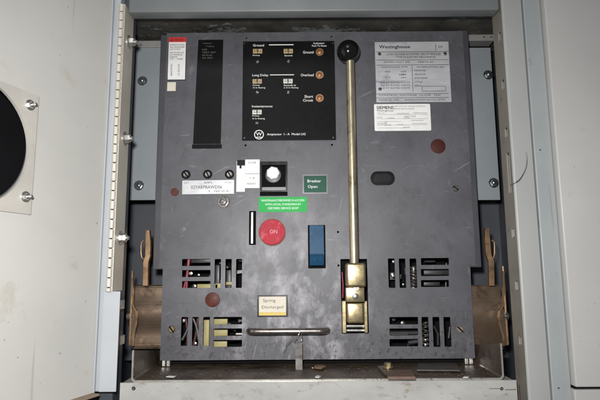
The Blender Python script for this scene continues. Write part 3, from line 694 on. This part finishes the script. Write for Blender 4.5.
# --- close counter label
cl = label_base('charge_label', (236.5, 161, 245, 191.8), M_white, .0005); T = PY-.0005
bm = BM(); pbox(bm, 245.1, 159.5, 259.6, 188, PY-.0005, PY-.0001); pbox(bm, 236.4, 174.2, 259.6, 174.5, PY-.0003, PY-.0001); obj('label_flap', bm, M_white, cl)
bm = BM(); pbox(bm, 237, 160, 245, 165.5, T-.0008, T, .0002); pbox(bm, 239.5, 165.4, 241.5, 168.4, T-.0008, T); obj('pointer', bm, M_black, cl)
bm = BM(); text(bm, 'CLOSE', 248, 162.7, 8, 1.9, T); text(bm, '1 A', 250, 178, 5, 1.7, T); text(bm, 'RESET', 247.5, 183.8, 8.5, 1.8, T); pbox(bm, 245.6, 173.6, 259.4, 174, T-.0002, T); obj('lettering', bm, M_ink, cl)
# --- square recess with white hex knob
bm = BM(); a = rect(260, 161.5, 287.5, 192, PY)
sheet(bm, loop_rr(*a, .0005, 2), [loop_rr(a[0]+.003, a[1]-.003, a[2]+.006, a[3]-.006)], PY-.001, PY+.006)
kr = obj('knob_bezel', bm, M_black, brk)
bm = BM(); a = rect(260.3, 161.7, 287.2, 195.8, PY+.008); box(bm, a[0], a[1], PY+.0085, PY+.0095, a[2], a[3]); obj('recess_plate', bm, M_void, kr)
p = at(273.3, 174, PY-.001)
bm = BM(); lathe(bm, [(.012, 0), (.013, .008), (.0128, .010), (.011, .011), (0, .011)], p+Vector((0, .009, -.002)), n=28); obj('knob_collar', bm, M_dark, kr, smooth=40)
bm = BM(); lathe(bm, [(.0105, 0), (.0112, .004), (.0108, .0095), (.009, .0115), (.0075, .0112), (0, .0108)], p, sides=7); obj('white_knob', bm, mat('white nylon', (.80, .80, .79), .4, 0, .03, 40), kr)
bm = BM(); pbox(bm, 262, 187, 286, 190.5, PY-.0016, PY-.001, .0003); obj('bezel_step', bm, M_dark, kr)
# --- bright green label
gl = label_base('green_label', (258.8, 197, 307, 212), M_green, .0005); T = PY-.0005; bm = BM()
for i, s in enumerate(['MAINTENANCE PERFORMED IN ACCORD', 'WITH LOCAL STANDARDS BY', 'CERTIFIED SERVICE SHOP']): text(bm, s, 283, 200.4+i*3.9, (43, 36, 31)[i], 2.1, T, 'C')
obj('lettering', bm, M_wink, gl)
# --- open/closed flag window
bm = BM(); a = rect(302.6, 174.4, 327.6, 193.8, PY); b_ = rect(304, 176, 326.5, 192.5, PY)
sheet(bm, loop_rr(*a), [loop_rr(*b_)], PY-.0006, PY-.00005); fw = obj('flag_window', bm, M_dark, brk)
bm = BM(); a = rect(303, 175, 327.5, 193.5, PY+.003); box(bm, a[0], a[1], PY+.003, PY+.005, a[2], a[3]); fg = obj('position_flag', bm, M_dgreen, fw)
bm = BM(); text(bm, 'Breaker', 307.5, 181, 13.5, 2.8, PY+.0029); text(bm, 'Open', 307.8, 187, 9.5, 3.6, PY+.0029); obj('lettering', bm, M_wink, fg)
# --- vertical slot with steel link
bm = BM(); a = rect(250, 212, 255, 244, PY); box(bm, a[0]+.0014, a[1]-.0024, PY-.001, PY+.004, a[2], a[3], .001); obj('slot_link', bm, M_steel, brk)
bm = BM(); a = rect(248, 210, 257, 246, PY+.012); box(bm, a[0], a[1], PY+.012, PY+.013, a[2], a[3]); obj('slot_backing', bm, M_void, brk)
# --- red push button
p = at(272.3, 232.3, PY); bm = BM(); sheet(bm, loop_c(p.x, p.z, .0222, 48), [loop_c(p.x, p.z, .0208, 48)], PY-.0012, PY-.0001); rb = obj('button_bezel', bm, M_fibre, brk)
bm = BM(); lathe(bm, [(.0205, 0), (.0205, .004), (.0198, .0048), (.017, .0046), (0, .0042)], p, n=48); rbb = obj('red_push_button', bm, M_redbtn, rb, smooth=30)
bm = BM(); text(bm, 'ON', 273.5, 231.6, 7.5, 4, PY-.0046, 'C', .05); obj('lettering', bm, mat('pink worn lettering', (.62, .24, .26), .5), rbb)
# --- blue rocker lever
bm = BM(); a = rect(307, 224.5, 326, 269.5, PY+.014); box(bm, a[0], a[1], PY+.014, PY+.015, a[2], a[3]); rk = obj('lever_recess', bm, M_void, brk)
a = rect(309.6, 225.3, 323.8, 254, PY-.006); za = at(316, 265.5, PY-.003).z
bm = BM(); poly(bm, [(PY-.004, a[3]), (PY-.012, a[2]), (PY-.0105, a[2]-.0012), (PY-.001, za), (PY+.012, za+.002), (PY+.012, a[3]+.001), (PY+.002, a[3]+.001)], a[0], a[1])
bmesh.ops.bevel(bm, geom=bm.edges[:], offset=.0007, segments=2, affect='EDGES'); lv = obj('blue_lever', bm, M_bluep, rk)
lv['label'] = 'blue plastic rocker lever'
# --- spring indicator window
a = rect(257.3, 295, 288, 317, PY); bm = BM(); b_ = rect(258.8, 296.5, 286.2, 315.6, PY); sheet(bm, loop_rr(*a), [loop_rr(*b_)], PY-.001, PY-.0001); sw = obj('spring_indicator', bm, M_black, brk)
bm = BM(); pbox(bm, 259, 296.7, 286, 312.4, PY-.0006, PY-.0001); o = obj('indicator_card', bm, M_offw, sw)
bm = BM(); pbox(bm, 259, 312.5, 286, 315.4, PY-.0007, PY-.0001); obj('yellow_strip', bm, M_yellow, sw)
bm = BM(); text(bm, 'Spring', 263, 301, 12.5, 4, PY-.0006); text(bm, 'Discharged', 261.8, 307.6, 21.5, 3.8, PY-.0006); obj('lettering', bm, M_ink, sw)
# --- lower pull handle
bm = BM(); pa = at(248.5, 331, PY-.018); pb = at(327.5, 331.5, PY-.018); zz_ = (pa.z+pb.z)/2
pts = []; Rr = .012
for i in range(9): t = math.radians(90*i/8); pts.append(Vector((pa.x+Rr-Rr*math.sin(t)*1.0, PY-.018-0+Rr*(1-0)-Rr*math.sin(math.pi/2-t+0)*0, zz_)))
pts = [Vector((pa.x, PY+.001, zz_)), Vector((pa.x, PY-.008, zz_))]+[Vector((pa.x+Rr*(1-math.cos(math.radians(90*i/6))), PY-.008-Rr*math.sin(math.radians(90*i/6)), zz_)) for i in range(1, 7)]
pts += [Vector((pb.x-Rr*(1-math.sin(math.radians(90-90*i/6))), PY-.008-Rr*math.cos(math.radians(90-90*i/6)), zz_)) for i in range(6, -1, -1)][::1] if 0 else [Vector((pb.x-Rr*(1-math.cos(math.radians(90-90*i/6))), PY-.008-Rr*math.sin(math.radians(90-90*i/6)), zz_)) for i in range(0, 7)]
pts += [Vector((pb.x, PY+.001, zz_))]
tube(bm, pts, .0049, 18); obj('pull_handle', bm, M_pull, brk, smooth=50)
# --- charging lever
lvr = BM(); YL = PY-.034
pt, pbm = at(349.8, 58, YL), at(354.2, 263, YL-.0)
xr0 = (pt.x+pbm.x)/2
tube(lvr, [pt, pt.lerp(pbm, .5), pbm], .0067, 22); lv2 = obj('charging_lever', lvr, M_brass, brk, smooth=50)
c = at(348.3, 51.5, YL); r = .0185; bm = BM(); prof = [(max(0, r*math.sin(math.pi*i/20)), -r*math.cos(math.pi*i/20)) for i in range(21)]; prof[0] = (0, -r); prof[-1] = (0, r)
lathe(bm, prof, c, 'Z', 36); obj('ball_knob', bm, M_ball, lv2, smooth=80)
# clevis assembly in its slot
YS = PY+.03
bm = BM(); a = rect(339, 257, 370, 336, YS); box(bm, a[0], a[1], YS, YS+.001, a[2], a[3]); ck = obj('lever_slot_backing', bm, M_void, brk)
bm = BM(); pbox(bm, 346.5, 263, 366, 287.2, YL-.010, YL+.014, .0035, 4); blk = obj('lever_socket', bm, M_brass2, lv2, smooth=40)
bm = BM(); pbox(bm, 346, 287.5, 364.5, 302, YL+.002, YL+.02, .001); obj('link_plate', bm, M_brass2, lv2, smooth=40)
bm = BM(); lathe(bm, [(.0048, 0), (.0048, .0012), (.004, .0018), (0, .002)], at(355.4, 296.5, YL+.002), n=24); obj('link_rivet', bm, M_steel, lv2, smooth=40)
bm = BM(); lathe(bm, [(.0042, 0), (.0042, .004), (0, .004)], at(356, 288.2, YL), n=20); obj('pivot_pin', bm, M_dsteel, lv2, smooth=40)
bm = BM(); pbox(bm, 347, 302.6, 364, 323.5, PY-.018, PY+.006, .003, 4); obj('lever_hub', bm, M_brass2, lv2, smooth=40)
for q in ((342.3, 301, 346.2, 333.3), (364.2, 301, 367.6, 333)):
    bm = BM(); pbox(bm, *q, PY-.012, PY+.02, .0008); obj('side_cheek', bm, M_brass2, lv2)
bm = BM()
for q in (326, 330.5): A = at(346, q, PY+.004); B = at(364.5, q, PY+.004); tube(bm, [A, B], .0026, 12)
obj('cross_pin', bm, M_steel, lv2, smooth=40)
bm = BM(); A = at(342.6, 285, PY+.001); tube(bm, [A+Vector((-.0005, 0, .02)), A+Vector((.0008, 0, 0)), A+Vector((0, 0, -.02))], .0012, 8); obj('red_wire', bm, M_wire, lv2, smooth=50)

# --- works seen through the vents
def inner(name, m, fn):
    bm = BM(); fn(bm); o = obj(name, bm, m, brk, smooth=40); return o
YI = PY+.012
def wire(px0, py0, px1, py1, r, name='wire', m=M_wire, Y=YI, bow=1.5):
    A, B = at(px0, py0, Y), at(px1, py1, Y); pts = [A.lerp(B, i/8)+Vector((bow*.0016*math.sin(math.pi*i/8), 0, 0)) for i in range(9)]
    inner(name, m, lambda bm: tube(bm, pts, r, 10))
wire(188.5, 254, 183, 292, .0022); wire(190.5, 254, 186.5, 292, .0020, bow=-1)
M_wire2 = mat('shaded red wire', (.07, .018, .02), .5, 0, .1, 30)  # darker copy of the red wire, shade of the depth painted in
wire(184.5, 312, 187, 350, .0022, Y=YI+.014, m=M_wire2); wire(198, 312, 192, 350, .0022, Y=YI+.014, m=M_wire2); wire(192, 316, 198.5, 340, .0018, Y=YI+.01, m=M_dark); wire(182, 340, 190, 318, .0016, Y=YI+.002, m=M_dark)
inner('terminal_bar', M_bdark, lambda bm: pbox(bm, 191, 256, 213, 263, YI, YI+.01, .001))
inner('contact_tip', M_steel, lambda bm: lathe(bm, [(.003, 0), (.003, .003), (0, .004)], at(191, 273.5, YI), n=16))
inner('contact_tip', M_steel, lambda bm: lathe(bm, [(.002, 0), (.002, .003), (0, .004)], at(199, 275, YI), n=16))
inner('yellow_block', M_yblock, lambda bm: pbox(bm, 197, 284, 218, 292, YI, YI+.008, .001))
inner('yellow_block', M_yblock, lambda bm: pbox(bm, 203.5, 320, 209, 352, YI-.004, YI+.006, .001))
inner('yellow_block', M_yblock, lambda bm: pbox(bm, 211, 319, 227.5, 324.5, YI, YI+.006, .0006))
inner('yellow_block', M_yblock, lambda bm: pbox(bm, 211, 330, 227.5, 336, YI, YI+.006, .0006))
inner('yellow_block', M_yblock, lambda bm: pbox(bm, 211, 341.5, 227, 350, YI, YI+.006, .0006))
inner('crank_link', M_bdark, lambda bm: pbox(bm, 215, 265, 219.5, 292, YI+.006, YI+.01, .001))
inner('crank_link', M_bdark, lambda bm: pbox(bm, 226, 270, 231, 294, YI+.01, YI+.014, .001))
inner('contact_tip', M_yblock, lambda bm: pbox(bm, 215, 283.5, 220.5, 290, YI, YI+.004, .0005))
inner('contact_tip', M_yblock, lambda bm: pbox(bm, 226, 282, 232, 285, YI, YI+.004, .0005))
inner('shaft', M_dsteel, lambda bm: tube(bm, [at(236, 334, YI+.01), at(246, 334, YI+.01)], .003, 10))
inner('contact_tip', M_steel, lambda bm: lathe(bm, [(.0024, 0), (.0024, .003), (0, .004)], at(195.5, 343.5, YI), n=16))
rnd = random.Random(11)
M_greasy = mat('greasy dark steel', (.075, .075, .08), .35, .7, .4, 60, (.03, .028, .025), .55, 80)
for x0_, y0_, x1_, y1_ in ((182, 258, 243, 289), (181, 316, 243, 348), (388, 257, 450, 289), (389, 316, 452, 348)):
    for k in range(9):
        ax, ay = rnd.uniform(x0_, x1_), rnd.uniform(y0_, y1_); L_ = rnd.uniform(10, 26); an = rnd.choice((0, 0, 90, 90, 35, 140))+rnd.uniform(-6, 6)
        bx, by = ax+L_*math.cos(math.radians(an)), ay+L_*math.sin(math.radians(an)); bx = min(max(bx, x0_-4), x1_+4); by = min(max(by, y0_-5), y1_+4)
        if abs(bx-ax)+abs(by-ay) < 4: bx += 6
        Yk = YI+rnd.uniform(.02, .045); A, B = at(ax, ay, Yk), at(bx, by, Yk)
        if k % 3 == 0: inner('link_rod', M_greasy, lambda bm: tube(bm, [A, B], rnd.uniform(.0015, .003), 10))
        elif k % 3 == 1:
            d = (B-A).normalized(); nrm = Vector((-d.z, 0, d.x))*rnd.uniform(.003, .006); g = BM()
            q = [A+nrm, B+nrm*.6, B-nrm*.6, A-nrm]; a_ = [g.verts.new(v) for v in q]; b_ = [g.verts.new(v+Vector((0, .003, 0))) for v in q]
            g.faces.new(a_); g.faces.new(b_)
            for i in range(4): j = (i+1) % 4; g.faces.new([a_[i], a_[j], b_[j], b_[i]])
            obj('link_plate', g, M_greasy, brk)
        else: inner('pivot_bolt', M_dsteel, lambda bm: lathe(bm, [(.0038, 0), (.0038, .003), (.0028, .0036), (0, .0036)], A, sides=6))
def spring(bm, px, pya, pyb, turns, R, r, Y):
    A, B = at(px, pya, Y), at(px, pyb, Y); n = turns*14
    tube(bm, [A.lerp(B, i/n)+Vector((R*math.cos(2*math.pi*i/14), R*math.sin(2*math.pi*i/14), 0)) for i in range(n+1)], r, 6)
inner('coil_spring', M_dsteel, lambda bm: spring(bm, 413.5, 266, 292, 8, .0062, .0010, YI))
inner('coil_spring', M_dsteel, lambda bm: spring(bm, 425.5, 322, 350, 6, .0048, .0011, YI+.002))
inner('contact_tip', M_steel, lambda bm: lathe(bm, [(.0022, 0), (.0022, .003), (0, .004)], at(393, 276, YI), n=16))
inner('contact_tip', M_steel, lambda bm: lathe(bm, [(.0018, 0), (.0018, .003), (0, .004)], at(403, 284.5, YI), n=16))
inner('shaft', M_bdark, lambda bm: tube(bm, [at(386, 333, YI+.008), at(422, 333, YI+.008)], .004, 10))
inner('shaft', M_bdark, lambda bm: tube(bm, [at(408, 343, YI+.008), at(424, 340, YI+.008)], .004, 10))
inner('guide_bar', M_bdark, lambda bm: pbox(bm, 424, 270, 452, 275, YI+.012, YI+.02, .001))
inner('guide_bar', M_bdark, lambda bm: pbox(bm, 424, 282, 440, 286, YI+.012, YI+.02, .001))
inner('guide_rod', M_dsteel, lambda bm: tube(bm, [at(386, 334.6, YI), at(408, 334.6, YI)], .0007, 8))
inner('wire_hook', M_bdark, lambda bm: tube(bm, [at(434, 326, YI+.004), at(438, 334, YI+.004), at(438, 345, YI+.004)], .0016, 8))

# ================================================================ LOOSE THINGS
# strip hanging from the pull handle with its twist of wire
hg = thing('hanging_metal_tag', 'narrow grey metal strip hanging by thin wire from the middle of the pull handle', 'tag', at(299, 375, PY-.024))
bm = BM(); a = rect(295.6, 342.5, 302.3, 374.5, PY-.024); pa = [( -.0003, a[3]), (.0012, (a[2]+a[3])/2), (-.0006, a[2])]
L = [[bm.verts.new((x, PY-.026+dy+e, z)) for x, e in ((a[0], 0), (a[1], 0), (a[1], .0012), (a[0], .0012))] for dy, z in pa]
for q, r_ in zip(L, L[1:]):
    for k in range(4): bm.faces.new([q[k], q[(k+1) % 4], r_[(k+1) % 4], r_[k]])
bm.faces.new(L[0]); bm.faces.new(L[-1]); obj('metal_strip', bm, mat('scratched lead strip', (.15, .14, .13), .6, .2, .3, 90, (.07, .06, .05), .55, 120), hg)
bm = BM(); yy = PY-.0262
loop = [at(299, 344.5, yy), at(294, 341.5, yy), at(297, 337.5, yy-.001), Vector((at(299, 336, yy).x, PY-.0268, zz_-.003)), Vector((at(299.5, 333, yy).x, PY-.0265, zz_+.001)), Vector((at(300, 331, yy).x, PY-.0205, zz_+.0066)), Vector((at(300.5, 331, yy).x, PY-.014, zz_+.001)), Vector((at(301, 331, yy).x, PY-.0155, zz_-.005)), at(302, 338.5, yy), at(299, 343, yy-.0006), at(292, 340, yy), at(287, 344, yy), at(285.5, 348, yy), at(283.5, 352, yy+.001)]
def smoothp(P, n=5):
    P = [Vector(p) for p in P]; out = []
    for i in range(len(P)-1):
        p0, p1, p2, p3 = P[max(i-1, 0)], P[i], P[i+1], P[min(i+2, len(P)-1)]
        for k in range(n):
            t = k/n; out.append(.5*((2*p1)+(-p0+p2)*t+(2*p0-5*p1+4*p2-p3)*t*t+(-p0+3*p1-3*p2+p3)*t**3))
    return out+[P[-1]]
tube(bm, smoothp(loop), .0005, 6); obj('tie_wire', bm, M_steel, hg, smooth=60)
# fibre block and strap on tray
zfl = zf+.0022
def flr(px, py, z=zfl):
    d = ray(px, py); k = (z-H)/d.z; return Vector((0, 0, H))+d*k
def slab(bm, pxs, z0, th, bev=.0006):
    P = [flr(px, py, z0) for px, py in pxs]; a = [bm.verts.new(p) for p in P]; b = [bm.verts.new(p+Vector((0, 0, th))) for p in P]
    bm.faces.new(a); bm.faces.new(b)
    for i in range(len(P)): j = (i+1) % len(P); bm.faces.new([a[i], a[j], b[j], b[i]])
    return bm
bl = thing('loose_lever_block', 'red brown flat block with strap and brass nut lying on the tray below the lever', 'block', flr(400, 376))
bm = slab(BM(), ((388, 379.5), (415.5, 379.5), (411, 372.5), (385, 372.5)), zfl, .0036); obj('fibre_block', bm, M_fibre, bl)
bm = BM(); slab(bm, ((384.5, 375.5), (390, 375.0), (383.5, 367.5), (377.5, 368)), zfl+.0001, .0028); obj('steel_strap', bm, M_dsteel, bl)
bm = BM(); p = flr(388, 370.5, zfl); lathe(bm, [(.0075, .0037), (.0075, .0055), (0, .0055)], p, 'Z', 20); lathe(bm, [(.0055, .0055), (.0055, .0105), (0, .0105)], p, 'Z', sides=6); lathe(bm, [(.003, 0), (.003, .0037), (0, .0037)], p, 'Z', 12); obj('brass_nut', bm, M_brass2, bl)
M_tray2 = mat('dark brownish plate', (.075, .068, .06), .45, .3, .3, 40, (.04, .03, .025), .55, 60)
gp = slab(BM(), ((417, 371), (460, 371.5), (456, 364.5), (418, 364)), zfl, .002)
tag(obj('flat_plate', gp, M_tray2, None), 'thin dark grey plate lying on the tray under the lower right vents', 'metal plate')
sc_ = slab(BM(), ((314, 368.5), (321, 369.5), (326, 367.5), (320, 365.8), (315, 366.4)), zfl, .0022)
tag(obj('metal_scrap', sc_, M_gold, None), 'small tan scrap lying on the tray under the pull handle, right of the hanging strip', 'scrap')
bm = BM(); b_ = flr(312.5, 368.0, zfl+.0014); lathe(bm, [(0, -.0014), (.0012, -.0008), (.0014, 0), (.0012, .0008), (0, .0014)], b_, 'Z', 12)
tag(obj('solder_bead', bm, M_steel, None, smooth=60), 'tiny bright metal bead on the tray, left of the tan scrap', 'bead')
def drip(pts, lab):
    tag(obj('white_fleck', slab(BM(), pts, zfl, .0008), mat('white paint fleck', (.62, .62, .6), .5), None), lab, 'paint fleck')
drip(((315, 377.6), (319, 378), (321, 376.6), (317, 375.8)), 'white fleck near the tray front edge below the tan scrap')
drip(((166, 377.2), (174, 377.6), (176, 376.6), (169, 376.2)), 'white fleck near the left end of the tray front edge')
drip(((463, 378), (468, 378.2), (469, 377), (464, 376.8)), 'white fleck near the right end of the tray front edge')
# crumbs and grit swept along the tray
bm = BM(); rg = random.Random(5)
for k in range(230):
    px, py = rg.uniform(150, 495), 379.0-abs(rg.gauss(0, 5.5)); py = max(366, py); p = flr(px, py, zfl+.0003); r_ = rg.uniform(.0004, .0012)
    g = BM(); bmesh.ops.create_icosphere(g, subdivisions=1, radius=r_)
    for v in g.verts: v.co = Vector((v.co.x*rg.uniform(.6, 1.5), v.co.y*rg.uniform(.6, 1.4), v.co.z*.5))+p
    merge(bm, g)
gr_ = obj('grit', bm, mat('brown grit', (.12, .09, .065), .8, 0, .4, 300), None); tag(gr_, 'brown grit and crumbs scattered over the tray floor', 'grit'); gr_['kind'] = 'stuff'
# curled wire poking out of the right post
bm = BM(); P = [at(x, y, FY-.002-(.004 if 500 < x < 520 else .001)) for x, y in ((511.5, 184.5), (515, 182.5), (519, 180), (523, 174.5), (526, 167.5), (527, 160), (526, 152))]
P[0].y = FY-.0006
tube(bm, smoothp(P), .0007, 7)
tag(obj('curled_wire', bm, M_dsteel, None, smooth=60), 'short curled dark wire sticking out of the right frame post', 'wire')
S.render.resolution_x = 1024; S.render.resolution_y = 683
